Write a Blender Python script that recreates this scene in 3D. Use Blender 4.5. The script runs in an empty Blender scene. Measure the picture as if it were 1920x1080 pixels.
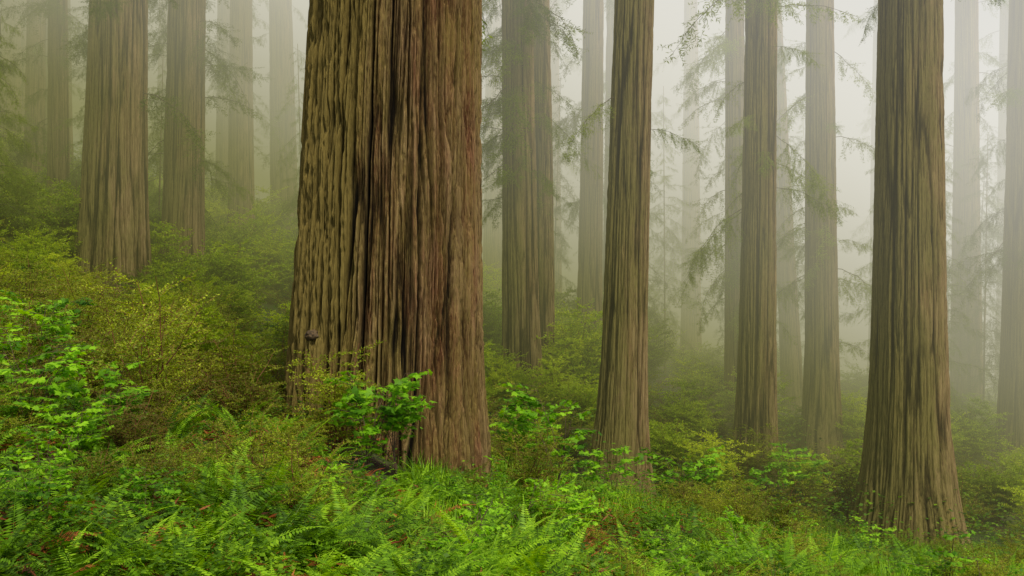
import bpy, math, random, bmesh
import numpy as np
from mathutils import Vector, Matrix
random.seed(7)
scene = bpy.context.scene
COL = scene.collection
scene.view_settings.view_transform = 'Standard'
scene.view_settings.look = 'None'
scene.view_settings.exposure = 0

# ------------------------------------------------------------------ noise
def _h(ix, iy, iz, s):
    a = (ix.astype(np.int64)*374761393 + iy.astype(np.int64)*668265263 + iz.astype(np.int64)*2147483647*3 + s*1274126177) & 0xffffffff
    a = ((a ^ (a >> 13))*1274126177) & 0xffffffff
    a = ((a ^ (a >> 15))*2246822519) & 0xffffffff
    a = a ^ (a >> 16)
    return (a & 0xffffff)/float(0xffffff)
def vn(x, y, z, s=0):
    x, y, z = np.broadcast_arrays(x, y, z)
    fx, fy, fz = np.floor(x), np.floor(y), np.floor(z)
    u, v, w = x-fx, y-fy, z-fz
    u = u*u*(3-2*u); v = v*v*(3-2*v); w = w*w*(3-2*w)
    r = 0
    for i in (0, 1):
        for j in (0, 1):
            for k in (0, 1):
                r = r + _h(fx+i, fy+j, fz+k, s)*(u if i else 1-u)*(v if j else 1-v)*(w if k else 1-w)
    return r
def sst(a, b, x):
    t = np.clip((x-a)/(b-a), 0, 1); return t*t*(3-2*t)

# ------------------------------------------------------------------ mesh builder
def build(name, parts, mats, smooth=False, attrs=None):
    V, L, S, M, off, lo = [], [], [], [], 0, 0
    for (v, f, mi) in parts:
        if len(f) == 0: continue
        v = np.asarray(v, dtype=np.float32).reshape(-1, 3); f = np.asarray(f, dtype=np.int32)
        V.append(v); L.append((f+off).ravel())
        S.append(lo+np.arange(len(f))*f.shape[1]); M.append(np.full(len(f), mi))
        off += len(v); lo += f.size
    V = np.concatenate(V); L = np.concatenate(L); S = np.concatenate(S); M = np.concatenate(M)
    me = bpy.data.meshes.new(name)
    me.vertices.add(len(V)); me.loops.add(len(L)); me.polygons.add(len(S))
    me.vertices.foreach_set('co', V.ravel())
    me.loops.foreach_set('vertex_index', L.astype(np.int32))
    me.polygons.foreach_set('loop_start', S.astype(np.int32))
    me.polygons.foreach_set('material_index', M.astype(np.int32))
    me.polygons.foreach_set('use_smooth', np.full(len(S), smooth))
    if attrs:
        for k, a in attrs.items():
            at = me.attributes.new(k, 'FLOAT', 'POINT'); at.data.foreach_set('value', np.asarray(a, dtype=np.float32).ravel())
    for m in mats: me.materials.append(m)
    me.update(calc_edges=True)
    return me
def obj(name, me, parent=None, loc=(0, 0, 0), **props):
    o = bpy.data.objects.new(name, me); o.location = loc
    if parent: o.parent = parent
    for k, v in props.items(): o[k] = v
    COL.objects.link(o)
    return o
def nrm(a):
    return a/np.maximum(np.linalg.norm(a, axis=-1, keepdims=True), 1e-9)
def leaf_quads(B, D, N, L, W):
    D = nrm(D); Sd = nrm(np.cross(D, N)); n = len(B)
    L = np.broadcast_to(L, (n,))[:, None]; W = np.broadcast_to(W, (n,))[:, None]
    m = B+D*L*.45
    V = np.stack([B, m+Sd*W*.5, B+D*L, m-Sd*W*.5], 1).reshape(-1, 3)
    return V, np.arange(n*4).reshape(n, 4)
PALM = np.array([(0, 0), (.28, .02), (.62, -.12), (.46, .22), (.86, .42), (.5, .48), (.42, .62), (.3, .56), (0, 1.0), (-.3, .56), (-.42, .62), (-.5, .48), (-.86, .42), (-.46, .22), (-.62, -.12), (-.28, .02)])
def palm_leaves(B, D, N, L):
    D = nrm(D); Sd = nrm(np.cross(D, N)); n = len(B); Nn = nrm(np.cross(Sd, D))
    L = np.broadcast_to(L, (n,))[:, None]
    out = [B+(Sd*x+D*y-Nn*abs(x)*.22-Nn*y*y*.18)*L for x, y in PALM]
    V = np.stack(out, 1).reshape(-1, 3)
    base = np.arange(n)[:, None]*16
    F1 = base+np.array([[0, 1, 2, 3, 4, 5, 6, 7, 8]]); F2 = base+np.array([[8, 9, 10, 11, 12, 13, 14, 15, 0]])
    return V, np.concatenate([F1, F2])
def tubes(P0, P1, r0, r1, k=3):
    n = len(P0); D = nrm(P1-P0)
    up = np.where(np.abs(D[:, 2:3]) > .9, np.array([[1., 0, 0]]), np.array([[0, 0, 1.]]))
    A = nrm(np.cross(D, up)); Bv = np.cross(D, A)
    r0 = np.broadcast_to(r0, (n,))[:, None]; r1 = np.broadcast_to(r1, (n,))[:, None]
    ring0, ring1 = [], []
    for i in range(k):
        t = 2*math.pi*i/k; d = A*math.cos(t)+Bv*math.sin(t)
        ring0.append(P0+d*r0); ring1.append(P1+d*r1)
    V = np.stack(ring0+ring1, 1).reshape(-1, 3)
    b = np.arange(n)[:, None]*2*k
    F = np.concatenate([b+np.array([[i, (i+1) % k, k+(i+1) % k, k+i]]) for i in range(k)])
    return V, F
def along(P0, P1, spacing, L, W, rs, flat=.35, fwd=.6, tip=.5):
    Ls = np.linalg.norm(P1-P0, axis=1); cnt = np.maximum((Ls/spacing).astype(int), 1)
    idx = np.repeat(np.arange(len(P0)), cnt)
    st = np.concatenate([np.arange(c) for c in cnt]); t = (st+.5)/cnt[idx]
    idx = np.concatenate([idx, idx]); t = np.concatenate([t, t]); sg = np.concatenate([np.ones(len(st)), -np.ones(len(st))])
    n = len(idx); D = nrm(P1-P0)[idx]
    Nn = nrm(np.array([0, 0, 1.])+rs.normal(0, flat, (n, 3)))
    side = nrm(np.cross(D, Nn))*sg[:, None]
    LD = side+D*fwd+rs.normal(0, .22, (n, 3))
    B = P0[idx]+(P1-P0)[idx]*t[:, None]
    sz = (1-tip*t)*rs.uniform(.75, 1.25, n)
    return leaf_quads(B, LD, Nn, L*sz, W*sz)

# ------------------------------------------------------------------ materials
def newmat(name):
    m = bpy.data.materials.new(name); m.use_nodes = True
    nt = m.node_tree; nt.nodes.clear()
    return m, nt, nt.nodes, nt.links
def ramp(N, stops, interp='LINEAR'):
    r = N.new('ShaderNodeValToRGB'); r.color_ramp.interpolation = interp; e = r.color_ramp.elements
    while len(e) < len(stops): e.new(.5)
    for i, (p, c) in enumerate(stops):
        e[i].position = p; e[i].color = (*c, 1)
    return r
def leafmat(name, dark, mid, light, trans=.35, rough=.55, scale=1.2):
    m, nt, N, K = newmat(name)
    g = N.new('ShaderNodeNewGeometry'); oi = N.new('ShaderNodeObjectInfo')
    no = N.new('ShaderNodeTexNoise'); no.inputs['Scale'].default_value = scale; no.inputs['Detail'].default_value = 2
    K.new(g.outputs['Position'], no.inputs['Vector'])
    a = N.new('ShaderNodeMath'); a.operation = 'MULTIPLY_ADD'; a.inputs[1].default_value = .45
    K.new(g.outputs['Random Per Island'], a.inputs[0])
    b = N.new('ShaderNodeMath'); b.operation = 'MULTIPLY'; b.inputs[1].default_value = .45
    K.new(oi.outputs['Random'], b.inputs[0]); K.new(b.outputs[0], a.inputs[2])
    c = N.new('ShaderNodeMath'); c.operation = 'MULTIPLY_ADD'; c.inputs[1].default_value = 1.3
    K.new(no.outputs['Fac'], c.inputs[0])
    d = N.new('ShaderNodeMath'); d.operation = 'SUBTRACT'; d.inputs[1].default_value = .60
    K.new(a.outputs[0], d.inputs[0]); K.new(d.outputs[0], c.inputs[2])
    r = ramp(N, [(.12, dark), (.5, mid), (.9, light)]); K.new(c.outputs[0], r.inputs[0])
    p = N.new('ShaderNodeBsdfPrincipled'); p.inputs['Roughness'].default_value = rough
    p.inputs['Specular IOR Level'].default_value = .25
    K.new(r.outputs[0], p.inputs['Base Color'])
    t = N.new('ShaderNodeBsdfTranslucent')
    hs = N.new('ShaderNodeHueSaturation'); hs.inputs['Value'].default_value = 1.5; hs.inputs['Saturation'].default_value = 1.1; hs.inputs['Hue'].default_value = .49
    K.new(r.outputs[0], hs.inputs['Color']); K.new(hs.outputs[0], t.inputs[0])
    mx = N.new('ShaderNodeMixShader'); mx.inputs[0].default_value = trans
    K.new(p.outputs[0], mx.inputs[1]); K.new(t.outputs[0], mx.inputs[2])
    o = N.new('ShaderNodeOutputMaterial'); K.new(mx.outputs[0], o.inputs[0])
    return m
M_fern = leafmat('fern_frond', (.030, .08, .003), (.135, .30, .006), (.34, .58, .018))
M_huck = leafmat('huckleberry_leaf', (.085, .085, .006), (.19, .28, .009), (.42, .50, .022), scale=.6)
M_big = leafmat('sunlit_understory_leaf', (.12, .19, .009), (.28, .42, .014), (.52, .62, .03), trans=.45, scale=.3)  # brighter copy of the bush leaf; colour makes up for light lost in fog
M_maple = leafmat('maple_leaf', (.05, .16, .005), (.18, .41, .009), (.35, .64, .02), trans=.4)
M_need = leafmat('conifer_needle', (.07, .11, .014), (.16, .23, .026), (.28, .36, .045), trans=.45, scale=.4)
M_cover = leafmat('ground_cover_leaf', (.014, .045, .003), (.08, .19, .006), (.25, .42, .013), scale=1.1)
M_dead = leafmat('dead_frond', (.06, .014, .006), (.24, .06, .014), (.45, .18, .045), trans=.15)
def twigmat(name, c1, c2, sc=9):
    m, nt, N, K = newmat(name)
    g = N.new('ShaderNodeNewGeometry'); no = N.new('ShaderNodeTexNoise'); no.inputs['Scale'].default_value = sc
    K.new(g.outputs['Position'], no.inputs['Vector'])
    r = ramp(N, [(.3, c1), (.7, c2)]); K.new(no.outputs['Fac'], r.inputs[0])
    p = N.new('ShaderNodeBsdfPrincipled'); p.inputs['Roughness'].default_value = .8; K.new(r.outputs[0], p.inputs['Base Color'])
    o = N.new('ShaderNodeOutputMaterial'); K.new(p.outputs[0], o.inputs[0]); return m
M_twig = twigmat('twig', (.04, .025, .015), (.12, .07, .04))
M_burl = twigmat('burl_bark', (.02, .012, .006), (.12, .075, .03), 30)
M_redtwig = twigmat('red_twig', (.10, .03, .012), (.22, .09, .03))

def barkmat(name, crack, brown, tan, moss, mossamt, sc=1.0, bump=.5, cracklo=.06):
    m, nt, N, K = newmat(name)
    tc = N.new('ShaderNodeTexCoord')
    def stretched(sx, sz, detail, rough=.6, dist=.0):
        mp = N.new('ShaderNodeMapping'); mp.inputs['Scale'].default_value = (sx, sx, sz)
        K.new(tc.outputs['Object'], mp.inputs[0])
        n = N.new('ShaderNodeTexNoise'); n.inputs['Scale'].default_value = 1; n.inputs['Detail'].default_value = detail
        n.inputs['Roughness'].default_value = rough; n.inputs['Distortion'].default_value = dist
        K.new(mp.outputs[0], n.inputs['Vector']); return n
    n1 = stretched(38*sc, 1.1*sc, 8, .74, .1)
    n2 = stretched(85*sc, 9*sc, 5, .72, .1)
    n3 = stretched(3*sc, .35*sc, 4)
    n4 = stretched(2.2*sc, .6*sc, 6, .65)
    at = N.new('ShaderNodeAttribute'); at.attribute_name = 'ridge'
    ar = N.new('ShaderNodeAttribute'); ar.attribute_name = 'red'
    def math_(op, a, b, c=None):
        q = N.new('ShaderNodeMath'); q.operation = op
        for i, v in enumerate((a, b, c)):
            if v is None: continue
            if isinstance(v, (int, float)): q.inputs[i].default_value = v
            else: K.new(v, q.inputs[i])
        return q.outputs[0]
    s = math_('MULTIPLY_ADD', n1.outputs['Fac'], 1.8, math_('MULTIPLY', at.outputs['Fac'], .5))
    s = math_('MULTIPLY_ADD', n2.outputs['Fac'], 1.0, s)
    s = math_('SUBTRACT', s, 1.20)
    r = ramp(N, [(.10, crack), (.36, brown), (.62, tan), (.95, tuple(min(1, c*1.6) for c in tan))])
    K.new(s, r.inputs[0])
    redr = ramp(N, [(.15, (.022, .008, .004)), (.42, (.125, .042, .019)), (.85, (.38, .19, .10))]); K.new(s, redr.inputs[0])
    rf = math_('MULTIPLY_ADD', math_('SUBTRACT', n3.outputs['Fac'], .5), 1.8, ar.outputs['Fac'])
    rfr = ramp(N, [(.15, (0, 0, 0)), (.5, (.9, .9, .9))]); K.new(rf, rfr.inputs[0])
    mr = N.new('ShaderNodeMix'); mr.data_type = 'RGBA'
    K.new(rfr.outputs[0], mr.inputs[0]); K.new(r.outputs[0], mr.inputs[6]); K.new(redr.outputs[0], mr.inputs[7])
    am = N.new('ShaderNodeAttribute'); am.attribute_name = 'mossy'
    mf = math_('MULTIPLY_ADD', am.outputs['Fac'], .5, n4.outputs['Fac'])
    mf = math_('MULTIPLY_ADD', math_('SUBTRACT', n2.outputs['Fac'], .5), .9, mf)
    mfr = ramp(N, [(.45, (0, 0, 0)), (.8, (mossamt,)*3)]); K.new(mf, mfr.inputs[0])
    mm = N.new('ShaderNodeMix'); mm.data_type = 'RGBA'
    mossr = ramp(N, [(.15, tuple(c*.22 for c in moss)), (.65, moss)]); K.new(s, mossr.inputs[0])
    K.new(mfr.outputs[0], mm.inputs[0]); K.new(mr.outputs[2], mm.inputs[6]); K.new(mossr.outputs[0], mm.inputs[7])
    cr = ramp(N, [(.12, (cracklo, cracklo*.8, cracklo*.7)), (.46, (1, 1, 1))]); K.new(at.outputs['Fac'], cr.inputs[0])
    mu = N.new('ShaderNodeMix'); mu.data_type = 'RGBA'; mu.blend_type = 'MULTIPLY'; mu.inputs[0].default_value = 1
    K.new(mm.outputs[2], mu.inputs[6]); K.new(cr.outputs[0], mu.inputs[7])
    p = N.new('ShaderNodeBsdfPrincipled'); p.inputs['Roughness'].default_value = .9; p.inputs['Specular IOR Level'].default_value = .15
    K.new(mu.outputs[2], p.inputs['Base Color'])
    bp = N.new('ShaderNodeBump'); bp.inputs['Strength'].default_value = bump; bp.inputs['Distance'].default_value = .05
    hh = math_('MULTIPLY_ADD', n2.outputs['Fac'], .5, n1.outputs['Fac']); K.new(hh, bp.inputs['Height']); K.new(bp.outputs[0], p.inputs['Normal'])
    o = N.new('ShaderNodeOutputMaterial'); K.new(p.outputs[0], o.inputs[0]); return m
M_bark = barkmat('redwood_bark', (.016, .009, .005), (.125, .070, .030), (.32, .21, .105), (.29, .225, .06), .9, 1.0, 1.0, .03)
M_bark2 = barkmat('weathered_redwood_bark', (.035, .022, .012), (.19, .120, .056), (.34, .235, .12), (.20, .185, .045), .8, .8, .8, .15)
M_wood = twigmat('limb_wood', (.05, .035, .02), (.12, .09, .055))

def groundmat():
    m, nt, N, K = newmat('forest_floor')
    g = N.new('ShaderNodeNewGeometry')
    a = N.new('ShaderNodeTexNoise'); a.inputs['Scale'].default_value = .8; a.inputs['Detail'].default_value = 8
    b = N.new('ShaderNodeTexNoise'); b.inputs['Scale'].default_value = 14; b.inputs['Detail'].default_value = 6
    K.new(g.outputs['Position'], a.inputs[0]); K.new(g.outputs['Position'], b.inputs[0])
    r1 = ramp(N, [(.3, (.012, .006, .003)), (.6, (.05, .022, .009)), (.8, (.13, .055, .02))]); K.new(b.outputs[0], r1.inputs[0])
    r2 = ramp(N, [(.3, (.014, .024, .004)), (.7, (.06, .10, .010))]); K.new(b.outputs[0], r2.inputs[0])
    f = ramp(N, [(.42, (0, 0, 0)), (.56, (1, 1, 1))]); K.new(a.outputs[0], f.inputs[0])
    mx = N.new('ShaderNodeMix'); mx.data_type = 'RGBA'; K.new(f.outputs[0], mx.inputs[0]); K.new(r1.outputs[0], mx.inputs[6]); K.new(r2.outputs[0], mx.inputs[7])
    p = N.new('ShaderNodeBsdfPrincipled'); p.inputs['Roughness'].default_value = .95; K.new(mx.outputs[2], p.inputs['Base Color'])
    bp = N.new('ShaderNodeBump'); bp.inputs['Distance'].default_value = .05; K.new(b.outputs[0], bp.inputs['Height']); K.new(bp.outputs[0], p.inputs['Normal'])
    o = N.new('ShaderNodeOutputMaterial'); K.new(p.outputs[0], o.inputs[0]); return m
M_ground = groundmat()

# ------------------------------------------------------------------ terrain
CP = np.array([(0, 0, -1.9), (-4, 7, -1.75), (0, 8, -2.35), (5, 10, -3.3), (-3.1, 14, -1.95), (-.3, 13.4, -2.7), (-7, 13, -1.15), (-12.8, 32, -1.0), (-11.9, 36, -.4),
 (-19.2, 42, 1.6), (-13.6, 50, 1.8), (-13.5, 60, 2.3), (-6, 25, -1.9), (.5, 30, -3.5), (3.2, 40, -3.5), (2.55, 22.5, -4.9), (8.9, 22, -5.85), (8.6, 38, -5.7), (7.4, 30, -5.8),
 (11.2, 36, -6.1), (19.3, 38, -7.0), (4, 15, -3.95), (1.6, 16, -3.6), (-15, 25, .4), (20, 60, -6.6), (0, 60, -2.8), (-30, 80, 7), (30, 80, -8), (12, 15, -5.4), (-15, 5, 1.4), (10, 3, -3.8), (0, -12, -1.7),
 (-60, 100, 14), (60, 100, -14), (0, 120, -3), (-60, 0, 14), (60, 0, -14)], dtype=float)
n = len(CP); A = np.linalg.norm(CP[:, None, :2]-CP[None, :, :2], axis=2)+np.eye(n)*-.15
Pm = np.c_[np.ones(n), CP[:, :2]]
S = np.block([[A, Pm], [Pm.T, np.zeros((3, 3))]]); SOL = np.linalg.solve(S, np.r_[CP[:, 2], 0, 0, 0])
NCP = n
def ground(x, y):
    x = np.asarray(x, float); y = np.asarray(y, float); sh = np.broadcast(x, y).shape
    xx = np.broadcast_to(x, sh).ravel(); yy = np.broadcast_to(y, sh).ravel()
    xc = np.clip(xx, -90, 90); yc = np.clip(yy, -40, 160)
    out = SOL[NCP]+SOL[NCP+1]*xc+SOL[NCP+2]*yc
    for i in range(NCP): out = out+SOL[i]*np.hypot(xc-CP[i, 0], yc-CP[i, 1])
    out = out+(vn(xx*.45, yy*.45, xx*0, 3)-.5)*.35+(vn(xx*1.7, yy*1.7, xx*0, 4)-.5)*.12
    return out.reshape(sh)
nu = 300
ux = np.linspace(-1, 1, nu); gx = np.sign(ux)*np.abs(ux)**2.4*400
uy = np.linspace(-.6, 1, nu); gy = 15+np.sign(uy)*np.abs(uy)**2.4*400
X, Y = np.meshgrid(gx, gy); Z = ground(X, Y)
ii = np.arange(nu*nu).reshape(nu, nu)
F = np.stack([ii[:-1, :-1], ii[:-1, 1:], ii[1:, 1:], ii[1:, :-1]], -1).reshape(-1, 4)
obj('ground', build('ground', [(np.stack([X, Y, Z], -1).reshape(-1, 3), F, 0)], [M_ground], True), kind='structure')

# ------------------------------------------------------------------ redwood trunks
def trunk(name, r0, rtop, H, nseg, hs, seed, mat, flare=.3, lean=(0, 0), detail=1.0, red=None, bark=9.0, mossf=None, crease=None, rough=1.0, fh=.5):
    th = np.linspace(0, 2*math.pi, nseg, endpoint=False)
    T, Hh = np.meshgrid(th, hs)
    rad = r0+(rtop-r0)*(Hh/H)
    fl = flare*np.exp(-np.maximum(Hh, 0)/(.9*r0+fh))
    lob = .6+.8*vn(np.cos(T)*1.8+5, np.sin(T)*1.8+5, Hh*.15, seed)
    rad = rad*(1+fl*lob)
    Tw = T+.05*(vn(np.cos(T)*1.5+9, np.sin(T)*1.5, Hh*.25, seed+1)-.5)+.006*(vn(np.cos(T)*6+9, np.sin(T)*6, Hh*1.0, seed+6)-.5)+.05*np.exp(-Hh/2.)*(vn(np.cos(T)*4, np.sin(T)*4, Hh*1.0, seed+7)-.5)*4
    Tw = Tw+rough*.008*(vn(np.cos(T)*r0*9, np.sin(T)*r0*9, Hh*3.0, seed+16)-.5)/r0+rough*.006*(vn(np.cos(T)*r0*20, np.sin(T)*r0*20, Hh*12, seed+17)-.5)/r0
    cx, cy = np.cos(Tw)*r0, np.sin(Tw)*r0
    n1 = vn(cx*bark*.6, cy*bark*.6, Hh*.16, seed+2); f1 = sst(0, .22, np.abs(2*n1-1))
    n1b = vn(cx*bark*1.35, cy*bark*1.35, Hh*.34, seed+12); f1b = sst(-.02, .26, np.abs(2*n1b-1))
    n2 = vn(cx*bark*2.8, cy*bark*2.8, Hh*.8, seed+3); r2 = sst(-.2, .36, np.abs(2*n2-1))
    n3 = vn(cx*2.2, cy*2.2, Hh*.12, seed+4)
    n4 = vn(cx*bark*4.5, cy*bark*4.5, Hh*3.0, seed+8); n5 = vn(cx*bark*6, cy*bark*6, Hh*12, seed+18)
    ridge = (.32+.68*f1)*(.38+.62*f1b)*(.42+.58*r2)*(.58+.45*n4+.22*n5)
    rad = rad+(n3-.5)*.13*min(1, r0)
    if crease:
        for (t0, w, dpt) in crease:
            c = t0+.06*(vn(Hh*.4, Hh*0+t0, Hh*0, seed+15)-.5)+.012*(vn(Hh*3, Hh*0+t0, Hh*0, seed+19)-.5)
            g = np.exp(-(((T-c+math.pi) % (2*math.pi)-math.pi)/w)**2)*(.5+.7*vn(Hh*.6, Hh*0+t0, Hh*0, seed+20))
            rad = rad-g*dpt; ridge = ridge*(1-np.clip(.7*g, 0, .9))
    ridge = np.clip(ridge, 0, 1)
    rad = rad+(ridge-.5)*.075*detail
    V = np.stack([np.cos(T)*rad+lean[0]*Hh, np.sin(T)*rad+lean[1]*Hh, Hh], -1).reshape(-1, 3)
    nh = len(hs); ii = np.arange(nh*nseg).reshape(nh, nseg); jj = np.roll(ii, -1, axis=1)
    F = np.stack([ii[:-1], jj[:-1], jj[1:], ii[1:]], -1).reshape(-1, 4)
    rd = np.zeros_like(T)
    if red:
        for (t0, w, a) in red:
            c = t0+.08*(vn(Hh*.5, Hh*0+t0, Hh*0, seed+5)-.5)
            dd = (T-c+math.pi) % (2*math.pi)-math.pi
            rd += a*np.exp(-(dd/w)**2)
    att = {'ridge': ridge, 'red': rd, 'mossy': mossf(T) if mossf else .5-.5*np.cos(T)}
    return build(name, [(V, F, 0)], [mat], True, att)

def bough(seed, L):
    rs = np.random.RandomState(seed)
    ns = 10; s = np.linspace(0, 1, ns+1)
    bx = s*L; by = .12*L*np.sin(s*3+rs.uniform(0, 3))*s; bz = .10*L*s-.36*L*s**2+rs.normal(0, .012*L, ns+1)
    P = np.stack([bx, by, bz], 1)
    w = tubes(P[:-1], P[1:], .011*(1-s[:-1]*.85), .011*(1-s[1:]*.85), 4)
    nt_ = int(L/.06); t = rs.uniform(.10, 1, nt_); B = np.stack([np.interp(t, s, P[:, k]) for k in range(3)], 1)
    sg = np.where(rs.rand(nt_) < .5, 1, -1)
    ln = L*(.09+.25*(1-t)**.8)*rs.uniform(.4, 1.5, nt_)
    ang = rs.uniform(.3, 1.3, nt_)
    D = nrm(np.stack([np.cos(ang), sg*np.sin(ang), rs.uniform(-1.8, .25, nt_)], 1))
    E = B+D*ln[:, None]
    k = 5; i2 = np.repeat(np.arange(nt_), k); t2 = rs.uniform(.15, .95, nt_*k)
    B2 = B[i2]+(E-B)[i2]*t2[:, None]; l2 = ln[i2]*.55*(1.1-t2)*rs.uniform(.6, 1.3, nt_*k)
    a2 = rs.uniform(.4, 1.3, nt_*k)*np.where(rs.rand(nt_*k) < .5, 1, -1)
    d = D[i2]; D2 = np.stack([d[:, 0]*np.cos(a2)-d[:, 1]*np.sin(a2), d[:, 0]*np.sin(a2)+d[:, 1]*np.cos(a2), d[:, 2]-rs.uniform(0, 1.4, nt_*k)], 1)
    E2 = B2+nrm(D2)*l2[:, None]
    keep = l2 > .06
    P0 = np.concatenate([B, B2[keep]]); P1 = np.concatenate([E, E2[keep]])
    tw = tubes(B, E, .0022, .001, 3)
    lf = along(P0, P1, .056, .088, .018, rs, flat=1.0, fwd=.7, tip=.35)
    return [(w[0], w[1], 1), (tw[0], tw[1], 1), (lf[0], lf[1], 0)]
BOUGHS = [(L, bough(100+i, L)) for i, L in enumerate([1.8, 2.2, 2.6, 3.0, 3.4, 4.0])]
def crown(name, specs, seed):
    rs = np.random.RandomState(seed); Vs = []
    for (h, a, L, r, cx) in specs:
        bl, bp = BOUGHS[rs.randint(len(BOUGHS))]
        sc = L/bl; pit = rs.uniform(-.7, .1); ca, sa = math.cos(a), math.sin(a); cp, sp = math.cos(pit), math.sin(pit)
        for (v, f, mi) in bp:
            q = v*sc; x = q[:, 0]*cp-q[:, 2]*sp; z = q[:, 0]*sp+q[:, 2]*cp; y = q[:, 1]
            x = x+r*.85
            Vs.append((np.stack([x*ca-y*sa+cx*h, x*sa+y*ca, z+h], 1), f, mi))
    return build(name, Vs, [M_need, M_wood])

FAINT = 'faint redwood trunk deep in fog'
TREES = [
 (-12.85, 32, .96, .020, .38, (6, 15, 9), 'broad straight redwood with grey-brown furrowed bark in brush'),
 (-11.95, 36, .70, .018, .28, (4, 16, 56), 'redwood with mossy green lower boughs on the hillside'),
 (-19.1, 42, .40, -.005, .2, (3, 17, 34), 'slim dark redwood with sparse boughs on the upper slope'),
 (-13.6, 50, .60, 0.0, .2, (4, 16, 14), 'fog-faded redwood trunk above yellow-green brush'),
 (-13.2, 58, .74, -.02, .2, (6, 18, 10), 'pale fog-faded redwood trunk on the hillside'),
 (-17.2, 60, .60, .0, .2, (5, 18, 10), FAINT),
 (-26.5, 58, .8, .0, .2, (5, 18, 10), FAINT),
 (.30, 30, .52, -.012, .28, (6, 13, 52), 'redwood with a mossy side and feathery boughs'),
 (.98, 31.6, .38, -.012, .28, (7, 9, 3), 'lighter slim redwood joined close to its neighbour'),
 (3.1, 40, .48, .012, .25, (6, 17, 14), 'grey fog-softened straight redwood'),
 (2.42, 22.5, .47, .030, .75, (7.5, 10, 3), 'slender tawny redwood with flared base among brush'),
 (8.60, 38, .44, -.006, .2, (5, 16, 40), 'slim grey redwood with bushy boughs'),
 (7.35, 30, .52, .012, .50, (8, 15, 18), 'straight tawny-grey redwood rising from ferny slope'),
 (13.0, 46, .44, -.05, .2, (5, 18, 18), 'slightly leaning slim redwood in fog'),
 (11.2, 36, .58, -.004, .40, (4, 15, 28), 'straight grey redwood with flared foot in fog'),
 (8.75, 22, .74, .004, .68, (12, 15, 3), 'large redwood with widely flared buttressed base in ferns'),
 (21.0, 46, .65, 0, .25, (4, 18, 36), 'fog-faded redwood with drooping boughs'),
 (19.5, 38, .78, .01, .3, (6, 16, 30), 'grey redwood with feathery boughs on the lower slope'),
 (2.3, 62, .8, 0, .2, (8, 20, 10), FAINT), (11.5, 64, .6, 0, .2, (3, 20, 14), FAINT), (-1.2, 66, .7, 0, .2, (8, 20, 8), FAINT),
 (24.5, 66, .8, 0, .2, (8, 20, 12), FAINT), (30, 60, .8, 0, .2, (8, 20, 8), FAINT), (-33, 66, .9, 0, .2, (8, 20, 8), FAINT),
 (4.6, 47, .34, .01, .2, (5, 17, 12), FAINT), (6.2, 60, .62, 0, .2, (5, 18, 14), FAINT),
 (-24, 50, .45, .01, .2, (4, 18, 16), FAINT), (-8.4, 54, .5, .01, .2, (5, 18, 14), FAINT), (-22.0, 64, .75, 0, .2, (5, 18, 10), FAINT),
]
OCC = [(-1.75, 14, 1.7)]
hs = np.concatenate([np.linspace(-1.0, 8, 520), np.linspace(8.3, 34, 30)])
mx_, my_ = -1.80, 14.0
gz = float(ground(mx_, my_))
mainp = bpy.data.objects.new('redwood_tree', None); mainp.location = (mx_, my_, gz)
COL.objects.link(mainp)
mainp['label'] = 'massive old redwood with deeply furrowed red-brown bark and small burl'; mainp['category'] = 'tree'; mainp['group'] = 'redwood trees in the fog'
me = trunk('trunk', 1.27, .35, 34, 1700, hs, 11, M_bark, flare=.10, lean=(.028, 0), detail=2.2,
           red=[(-1.84, .05, 1.0), (-2.05, .03, .5), (-1.62, .05, .4), (-.95, .45, .40), (-.45, .12, .3)], bark=11.0, rough=1.0,
           mossf=lambda T: sst(.0, .6, -np.cos(T))*1.25+.16, crease=[(-1.69, .012, .09), (-2.35, .010, .05), (-.95, .010, .05), (-.62, .010, .05), (-1.3, .009, .04)])
obj('trunk', me, mainp)
rs = np.random.RandomState(5)
sp = [(h, rs.uniform(0, 6.28), rs.uniform(2.5, 4.5), .9, .028) for h in np.linspace(10, 30, 22)]
obj('crown', crown('crown', sp, 3), mainp)
bm = bmesh.new(); bmesh.ops.create_icosphere(bm, subdivisions=4, radius=.105)
for v in bm.verts:
    c = v.co; k = 1+.5*(float(vn(np.array([c.x*18+3]), np.array([c.y*18]), np.array([c.z*18]), 9)[0])-.5)+.3*(float(vn(np.array([c.x*50+3]), np.array([c.y*50]), np.array([c.z*50]), 8)[0])-.5)
    v.co = Vector((c.x*k, c.y*k*.8, c.z*k*.7))
bme = bpy.data.meshes.new('burl'); bm.to_mesh(bme); bm.free(); bme.materials.append(M_burl)
for p in bme.polygons: p.use_smooth = True
a_b = math.radians(180+50)
obj('burl', bme, mainp, (math.cos(a_b)*1.31+.05, math.sin(a_b)*1.31, -.62-gz), label='dark knobbly burl on the bark')

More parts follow.
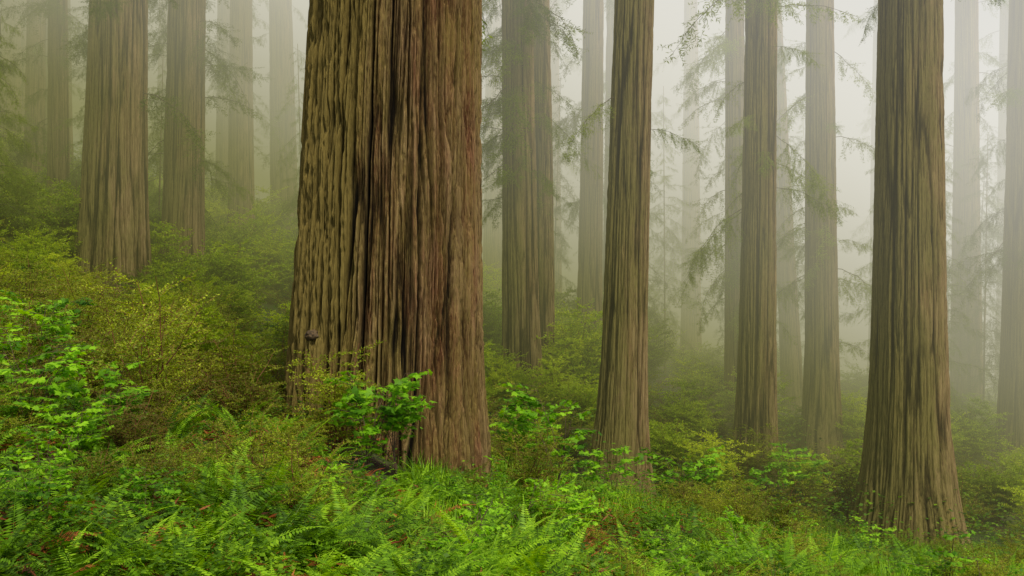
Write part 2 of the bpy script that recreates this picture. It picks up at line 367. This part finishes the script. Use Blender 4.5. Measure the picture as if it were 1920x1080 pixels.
for i, (x, y, r, lx, fl, (b0, b1, bn), lab) in enumerate(TREES):
    z = float(ground(x, y)); near = y < 33
    H = 34
    ns = 420 if near else (220 if y < 50 else 80)
    hh = np.concatenate([np.linspace(-.8, 16, 260 if near else 80), np.linspace(16.6, H, 16)])
    e = bpy.data.objects.new('redwood_tree', None); e.location = (x, y, z); COL.objects.link(e)
    e['label'] = lab; e['category'] = 'tree'; e['group'] = 'redwood trees in the fog'
    obj('trunk', trunk('trunk', r*1.08, r*.5, H, ns, hh, 31+i*13, M_bark2, flare=fl, lean=(lx, 0), detail=.8, bark=10.5, fh=.8 if near else .5), e)
    rs = np.random.RandomState(50+i); sp = []
    for k in range(bn):
        h = rs.uniform(b0, b1); sp.append((h, rs.uniform(0, 6.283), rs.uniform(1.0, 3.2), r*.9, lx))
    for h in np.linspace(max(b1, 15), 32, 7): sp.append((h, rs.uniform(0, 6.283), rs.uniform(2, 4), r*.6, lx))
    obj('crown', crown('crown', sp, 70+i), e)
    OCC.append((x, y, r*1.5))

YOUNG = [(8.0, 52, 15), (15.2, 40, 12), (20.8, 44, 14), (-17.5, 32, 11), (-19.5, 36, 12), (-16.4, 40, 11), (-9.2, 44, 11), (-22, 40, 13), (1.9, 48, 13), (13.6, 52, 15), (-21, 50, 14), (-10.5, 55, 12), (23, 52, 16), (17, 56, 16), (5, 58, 15), (17.2, 40, 12), (-15.2, 29, 8), (6.0, 46, 14), (11.0, 47, 12), (22.0, 48, 13), (-14.6, 41, 10)]
for i, (x, y, H) in enumerate(YOUNG):
    z = float(ground(x, y)); rs = np.random.RandomState(300+i)
    e = bpy.data.objects.new('young_conifer', None); e.location = (x, y, z); COL.objects.link(e)
    e['label'] = 'young slender conifer with drooping feathery green boughs'; e['category'] = 'tree'; e['group'] = 'young conifers between the redwoods'
    lx = rs.uniform(-.06, .06)
    obj('trunk', trunk('trunk', .05, .008, H, 20, np.linspace(-.4, H, 30), 400+i, M_bark2, flare=.2, lean=(lx, 0), detail=.04, rough=0), e)
    sp = []
    for k in range(int(H*4.5)):
        h = H*(.08+.91*(k+.5)/(H*4.5)); sp.append((h, k*2.4+rs.uniform(-.8, .8), (1.9*(1-h/H)+.6)*rs.uniform(.4, 1.5), .02, lx))
    obj('crown', crown('crown', sp, 500+i), e)
    OCC.append((x, y, .2))

# ------------------------------------------------------------------ understory plant prototypes
def fern(seed, dead=0.10, n=None):
    rs = np.random.RandomState(seed); n = n or rs.randint(14, 22); parts = []
    for i in range(n):
        L = rs.uniform(.5, 1.0); a = i*2.399+rs.uniform(-.3, .3); isd = rs.rand() < dead
        up = rs.uniform(.8, 1.4) if not isd else rs.uniform(.2, .7); K = 12; s = np.linspace(0, 1, K)
        el = up-s*rs.uniform(.8, 1.7); dl = L/(K-1)
        rr = np.r_[0, np.cumsum(np.cos(el[:-1])*dl)]; zz = np.r_[0, np.cumsum(np.sin(el[:-1])*dl)]
        aa = a+rs.uniform(-.3, .3)*s
        P = np.stack([np.cos(aa)*rr, np.sin(aa)*rr, zz], 1)
        m = 34; t = np.linspace(.12, .99, m); B = np.stack([np.interp(t, s, P[:, k]) for k in range(3)], 1)
        Tn = nrm(np.stack([np.gradient(P[:, k]) for k in range(3)], 1)); D = nrm(np.stack([np.interp(t, s, Tn[:, k]) for k in range(3)], 1))
        side = nrm(np.cross(D, [0, 0, 1.])); Nn = np.cross(side, D)
        roll = rs.uniform(-.5, .5)
        ln = L*.125*np.sin(np.clip(t*1.12, 0, 1)**.55*math.pi)**.75+.008
        for sg in (1, -1):
            d = side*sg*math.cos(roll)+Nn*math.sin(roll)*sg+D*.28-Nn*.18+rs.normal(0, .06 if not isd else .3, (m, 3))
            v, f = leaf_quads(B, d, Nn, ln, L*.024)
            parts.append((v, f, 1 if isd else 0))
        v, f = tubes(P[:-1], P[1:], .004, .002, 3); parts.append((v, f, 1 if isd else 0))
    return build('sword_fern', parts, [M_fern, M_dead])
def bush(seed, h=1.2, w=.8, leaf=.034, nst=12, mat=None, sp=.030):
    rs = np.random.RandomState(seed); P0, P1, S0, S1, R0 = [], [], [], [], []
    for i in range(nst):
        a = rs.uniform(0, 6.283); reach = w*rs.uniform(.15, 1); hh = h*rs.uniform(.45, 1.15)*(1-.2*reach/w)
        K = 6; s = np.linspace(0, 1, K)
        P = np.stack([np.cos(a)*reach*s**1.3, np.sin(a)*reach*s**1.3, hh*s**.8], 1)+np.cumsum(rs.normal(0, .03, (K, 3)), 0)
        P[0] = (rs.uniform(-.08, .08), rs.uniform(-.08, .08), -.05)
        S0.append(P[:-1]); S1.append(P[1:]); R0.append(.009*(1-s[:-1]*.7))
        nt_ = 13; t = rs.uniform(.25, 1, nt_); B = np.stack([np.interp(t, s, P[:, k]) for k in range(3)], 1)
        an = rs.uniform(0, 6.283, nt_); ln = rs.uniform(.15, .46, nt_)*h/1.2
        D = nrm(np.stack([np.cos(an), np.sin(an), rs.uniform(-.15, .55, nt_)], 1))
        P0.append(B); P1.append(B+D*ln[:, None])
    P0 = np.concatenate(P0); P1 = np.concatenate(P1); n1 = len(P0)
    k = 3; idx = np.repeat(np.arange(n1), k); t = rs.uniform(.25, .95, n1*k); B2 = P0[idx]+(P1-P0)[idx]*t[:, None]
    D2 = nrm(nrm((P1-P0)[idx])+rs.normal(0, .8, (n1*k, 3))*np.array([1, 1, .35])); E2 = B2+D2*rs.uniform(.06, .2, (n1*k, 1))*h/1.2
    A0 = np.concatenate([P0, B2]); A1 = np.concatenate([P1, E2])
    lf = along(A0, A1, sp, leaf, leaf*.55, rs, flat=.5, fwd=.6, tip=.3)
    st = tubes(np.concatenate(S0), np.concatenate(S1), np.concatenate(R0), np.concatenate(R0)*.8, 4); tw = tubes(A0, A1, .0024, .0012, 3)
    return build('bush', [(lf[0], lf[1], 0), (st[0], st[1], 1), (tw[0], tw[1], 1)], [mat or M_huck, M_redtwig])
def maple(seed, h=1.5, w=.8, leaf=.085, nst=5):
    rs = np.random.RandomState(seed); S0, S1, R0, LB, LD = [], [], [], [], []
    for i in range(nst):
        a = rs.uniform(0, 6.283); reach = w*rs.uniform(.2, .8); hh = h*rs.uniform(.6, 1.05); K = 7; s = np.linspace(0, 1, K)
        P = np.stack([np.cos(a)*reach*s**1.4, np.sin(a)*reach*s**1.4, hh*s**.85], 1)+np.cumsum(rs.normal(0, .02, (K, 3)), 0); P[0] = (0, 0, -.05)
        S0.append(P[:-1]); S1.append(P[1:]); R0.append(.010*(1-s[:-1]*.75))
        for j in range(8):
            t = rs.uniform(.45, 1); B = np.array([np.interp(t, s, P[:, k]) for k in range(3)])
            an = a+rs.uniform(-1.8, 1.8); ln = rs.uniform(.2, .55)*w/.8
            D = np.array([math.cos(an), math.sin(an), rs.uniform(-.05, .25)]); E = B+D*ln
            S0.append(B[None]); S1.append(E[None]); R0.append(np.array([.0035]))
            for q in np.linspace(.25, 1, 6):
                for sg in ((-1, 1) if q < 1 else (0,)):
                    sd = np.array([-D[1], D[0], 0])*sg
                    dd = sd*.9+D*(.6 if sg else 1)+rs.normal(0, .2, 3); dd[2] = rs.uniform(-.6, .1)
                    b = B+(E-B)*q; p = b+nrm(dd)*.04
                    LB.append(p); LD.append(dd)
    LB = np.array(LB); LD = np.array(LD); m = len(LB)
    Nn = nrm(np.array([0, 0, 1.])+rs.normal(0, .4, (m, 3)))
    lf = palm_leaves(LB, LD, Nn, leaf*rs.uniform(.5, 1.2, m))
    r = np.concatenate(R0); st = tubes(np.concatenate(S0), np.concatenate(S1), r, r*.8, 4)
    return build('maple_shrub', [(lf[0], lf[1], 0), (st[0], st[1], 1)], [M_maple, M_twig])
FERNS = [fern(600+i) for i in range(10)]
DEADF = [fern(660+i, .85, 12) for i in range(3)]
BUSH = [bush(700+i, 1.25+.1*(i % 3), .75+.06*(i % 4), .038) for i in range(7)]
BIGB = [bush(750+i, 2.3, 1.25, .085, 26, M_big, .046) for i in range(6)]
MAPLE = [maple(800+i, leaf=.095) for i in range(4)]
SPRIG = [maple(820+i, .9, .5, .06, 3) for i in range(4)]

def inocc(x, y):
    return any((x-a)**2+(y-b)**2 < c*c for a, b, c in OCC)
def put(name, me, x, y, sc, lab, cat, grp, dz=0, tilt=.12):
    z = float(ground(x, y))+dz
    o = obj(name, me, None, (x, y, z)); o.rotation_euler = (random.uniform(-tilt, tilt), random.uniform(-tilt, tilt), random.uniform(0, 6.283)); o.scale = (sc, sc, sc*random.uniform(.9, 1.1))
    o['label'] = lab; o['category'] = cat; o['group'] = grp; return o
cnt = 0
while cnt < 298:
    y = 5.0+abs(random.gauss(0, 1))*4.6
    if y > 22: continue
    x = random.uniform(-.56, .56)*y
    if inocc(x, y): continue
    put('sword_fern', random.choice(FERNS), x, y, random.uniform(.5, .95), 'arching green sword fern on the forest floor', 'fern', 'sword ferns on the slope'); cnt += 1
cnt = 0
while cnt < 56:
    y = random.uniform(5, 10); x = random.uniform(-.56, .04)*y
    put('dead_fern', random.choice(DEADF), x, y, random.uniform(.5, .9), 'withered red-brown fern among green ferns', 'fern', 'withered ferns', tilt=.3, dz=.06); cnt += 1
cnt = 0
while cnt < 298:
    y = 7.5+32.5*random.random()**1.35; x = random.uniform(-.56, .56)*y
    if inocc(x, y): continue
    lim = 1.05; q = x/y
    if y < 11: lim = .6 if q < -.2 else .40
    elif q > .05 and y < 23: lim = .62
    if -.15 < q < .0 and y < 14: lim = .4
    if .06 < q < .17 and y < 22: lim = .38
    if .3 < q < .5 and y < 22: lim = .4
    put('huckleberry_bush', random.choice(BUSH), x, y, random.uniform(.55, 1.1)*lim, 'airy huckleberry bush with tiny yellow-green leaves', 'bush', 'huckleberry bushes on the slope'); cnt += 1
cnt = 0
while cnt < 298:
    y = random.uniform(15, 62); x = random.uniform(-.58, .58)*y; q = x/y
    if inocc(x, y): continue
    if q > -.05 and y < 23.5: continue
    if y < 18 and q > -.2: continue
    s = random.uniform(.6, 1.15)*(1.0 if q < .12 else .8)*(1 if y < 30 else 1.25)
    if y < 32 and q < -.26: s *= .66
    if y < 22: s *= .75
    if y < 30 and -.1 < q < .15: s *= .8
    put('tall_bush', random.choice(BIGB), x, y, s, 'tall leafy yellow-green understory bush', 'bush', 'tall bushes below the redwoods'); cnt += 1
MP = [(-4.5, 9.2, .65), (-4.0, 9.8, .7), (-5.0, 10.2, .75), (-3.7, 8.4, .5), (-5.5, 11.5, .8), (-2.95, 6.3, .40), (-2.5, 6.7, .36), (-3.3, 7.0, .42), (-1.62, 11.2, .92), (-1.3, 11.3, .7),
      (.7, 15.5, 1.0), (.3, 16.3, .9), (3.1, 18.0, 1.0), (1.5, 14.6, .7), (-4.9, 12.6, .8), (5.5, 21, .8), (7.6, 27, 1.2), (11, 28, 1.3), (-7.5, 16, 1.0), (-6.8, 14.4, .8), (-6.2, 13.2, .7)]
for (x, y, s) in MP:
    put('maple_shrub', random.choice(MAPLE), x, y, s, 'bright green broad-leaved maple shrub on thin stems', 'shrub', 'maple shrubs on the slope', tilt=.05)
cnt = 0
while cnt < 90:
    y = random.uniform(6.5, 20); x = random.uniform(-.56, .56)*y
    if inocc(x, y): continue
    if vn(np.array([x*.35]), np.array([y*.35]), np.array([0.]), 44)[0] < .47: continue
    put('leafy_seedling', random.choice(SPRIG), x, y, random.uniform(.3, .8), 'small bright green leafy seedling among ferns', 'seedling', 'leafy seedlings among the ferns'); cnt += 1

# ------------------------------------------------------------------ ground cover (uncountable)
def cover(nl, y0, y1, size, seed, hmax=.18):
    rs = np.random.RandomState(seed)
    y = y0+(y1-y0)*rs.rand(nl)**1.1; x = rs.uniform(-.58, .58, nl)*y
    cl = vn(x*1.3, y*1.3, x*0, seed); k = rs.rand(nl) < np.clip((cl-.28)*2.8, .05, 1); x, y = x[k], y[k]; m = len(x)
    z = ground(x, y)+rs.rand(m)*hmax*(.3+vn(x*2, y*2, x*0, 5)*2.2)
    an = rs.uniform(0, 6.283, m); D = np.stack([np.cos(an), np.sin(an), rs.uniform(-.3, .5, m)], 1)
    N_ = nrm(np.array([0, 0, 1.])+rs.normal(0, .4, (m, 3))); s = size*rs.uniform(.6, 1.4, m)
    v, f = leaf_quads(np.stack([x, y, z], 1), D, N_, s, s*.75)
    return [(v, f, 0)]
obj('ground_cover', build('ground_cover', cover(360000, 4.5, 22, .034, 61, .22)+cover(130000, 20, 60, .09, 62, .6), [M_cover]), kind='stuff', label='low leafy ground cover carpeting the slope', category='ground cover')
rs = np.random.RandomState(22)
m = 62000; y = 4.5+15*rs.rand(m)**1.8; x = rs.uniform(-.58, .58, m)*y; k = vn(x*.9, y*.9, x*0, 77)-.025*x > .49; x, y = x[k], y[k]; m = len(x)
an = rs.uniform(0, 6.283, m)
v, f = leaf_quads(np.stack([x, y, ground(x, y)+rs.rand(m)*.26], 1), np.stack([np.cos(an), np.sin(an), rs.uniform(-.3, .6, m)], 1), nrm(rs.normal(0, 1, (m, 3))), rs.uniform(.04, .15, m), .016)
obj('leaf_litter', build('leaf_litter', [(v, f, 0)], [M_dead]), kind='stuff', label='reddish brown dead fronds and litter', category='leaf litter')
m = 60000; y = 7+16*rs.rand(m); x = rs.uniform(-.1, .58, m)*y; k = vn(x*.7, y*.7, x*0, 71) > .40; x, y = x[k], y[k]; m = len(x)
an = rs.uniform(0, 6.283, m)
v, f = leaf_quads(np.stack([x, y, ground(x, y)], 1), np.stack([np.cos(an)*.6, np.sin(an)*.6, np.ones(m)], 1), np.stack([np.cos(an), np.sin(an), np.zeros(m)], 1), rs.uniform(.15, .45, m), .014)
obj('grass', build('grass', [(v, f, 0)], [M_fern]), kind='stuff', label='soft green grass blades on the lower slope', category='grass')

def log(x, y, a, L, r, seed, lab):
    hh = np.linspace(0, L, 60); me = trunk('fallen_log', r, r*.7, L, 80, hh, seed, M_bark2, flare=0, detail=.4, bark=14, rough=0)
    o = obj('fallen_log', me, None, (x, y, float(ground(x, y))+r*.6)); x2, y2 = x+math.cos(a)*L, y+math.sin(a)*L
    d = Vector((x2-x, y2-y, float(ground(x2, y2))-float(ground(x, y)))); o.rotation_euler = d.to_track_quat('Z', 'Y').to_euler()
    o['label'] = lab; o['category'] = 'log'
log(-4.6, 7.6, -.15, 4.0, .13, 900, 'fallen bark-covered log in ferns and dead fronds')
log(14.5, 31, -.5, 6, .22, 901, 'pale fallen log lying on the foggy slope')

# ------------------------------------------------------------------ fog lying along the hillside, thin low down, with a painted glow brighter higher up
def fogmat(name, sig):
    m, nt, N, K = newmat(name)
    tc = N.new('ShaderNodeTexCoord'); sx = N.new('ShaderNodeSeparateXYZ'); K.new(tc.outputs['Object'], sx.inputs[0])
    a = N.new('ShaderNodeMath'); a.operation = 'MULTIPLY_ADD'; a.inputs[1].default_value = .40
    K.new(sx.outputs['X'], a.inputs[0]); K.new(sx.outputs['Z'], a.inputs[2])
    mr = N.new('ShaderNodeMapRange'); mr.inputs['From Min'].default_value = -8; mr.inputs['From Max'].default_value = 28
    K.new(a.outputs[0], mr.inputs['Value'])
    col = ramp(N, [(.08, (.18, .19, .045)), (.22, (.27, .265, .11)), (.36, (.44, .42, .29)), (.54, (.80, .775, .69)), (.78, (1.0, .99, .96))], 'EASE'); K.new(mr.outputs[0], col.inputs[0])  # daylight painted into the fog colour, dim at low left, bright at upper right
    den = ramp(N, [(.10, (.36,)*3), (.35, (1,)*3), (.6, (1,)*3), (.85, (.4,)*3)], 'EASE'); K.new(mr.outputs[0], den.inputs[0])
    d = N.new('ShaderNodeMath'); d.operation = 'MULTIPLY'; d.inputs[1].default_value = sig; K.new(den.outputs[0], d.inputs[0])
    ab = N.new('ShaderNodeVolumeAbsorption'); ab.inputs['Color'].default_value = (0, 0, 0, 1); K.new(d.outputs[0], ab.inputs['Density'])
    e = N.new('ShaderNodeEmission'); K.new(col.outputs[0], e.inputs['Color']); K.new(d.outputs[0], e.inputs['Strength'])  # fog gives off its own glow in place of scattered daylight
    ad = N.new('ShaderNodeAddShader'); K.new(ab.outputs[0], ad.inputs[0]); K.new(e.outputs[0], ad.inputs[1])
    o = N.new('ShaderNodeOutputMaterial'); K.new(ad.outputs[0], o.inputs['Volume']); return m
def slab(name, zh, mat, slope=-.35, y0=15.5, y1=150, X=85, zb=-45):
    v = []
    for y in (y0, y1):
        for x in (-X, X):
            v.append((x, y, zb)); v.append((x, y, zh+slope*x))
    me = bpy.data.meshes.new(name)
    me.from_pydata(v, [], [(0, 2, 3, 1), (4, 5, 7, 6), (0, 1, 5, 4), (2, 6, 7, 3), (0, 4, 6, 2), (1, 3, 7, 5)])
    me.materials.append(mat); me.update()
    return obj(name, me, kind='structure')
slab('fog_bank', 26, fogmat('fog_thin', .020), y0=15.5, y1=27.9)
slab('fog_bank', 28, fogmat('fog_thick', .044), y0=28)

# ------------------------------------------------------------------ light
w = bpy.data.worlds.new('World'); scene.world = w; w.use_nodes = True
N = w.node_tree.nodes; K = w.node_tree.links; N.clear()
sk = N.new('ShaderNodeTexSky'); sk.sky_type = 'NISHITA'; sk.sun_disc = False
el, az = math.radians(58), math.radians(150)
sk.sun_elevation = el; sk.sun_rotation = az
hs_ = N.new('ShaderNodeHueSaturation'); hs_.inputs['Saturation'].default_value = .05
bg = N.new('ShaderNodeBackground'); bg.inputs[1].default_value = .11
wo = N.new('ShaderNodeOutputWorld'); K.new(sk.outputs[0], hs_.inputs['Color']); K.new(hs_.outputs[0], bg.inputs[0]); K.new(bg.outputs[0], wo.inputs[0])
sl = bpy.data.lights.new('sun', 'SUN'); sl.energy = 3.4; sl.angle = math.radians(10); sl.color = (1, .91, .69)
so = bpy.data.objects.new('sun', sl); COL.objects.link(so)
sd = Vector((math.sin(az)*math.cos(el), math.cos(az)*math.cos(el), math.sin(el)))
so.rotation_euler = sd.to_track_quat('Z', 'Y').to_euler()

cam = bpy.data.cameras.new('camera'); cam.lens = 35; cam.sensor_width = 36; cam.clip_end = 1500
co = bpy.data.objects.new('camera', cam); co.location = (0, 0, 0); co.rotation_euler = (math.radians(90), 0, 0); COL.objects.link(co)
scene.camera = co
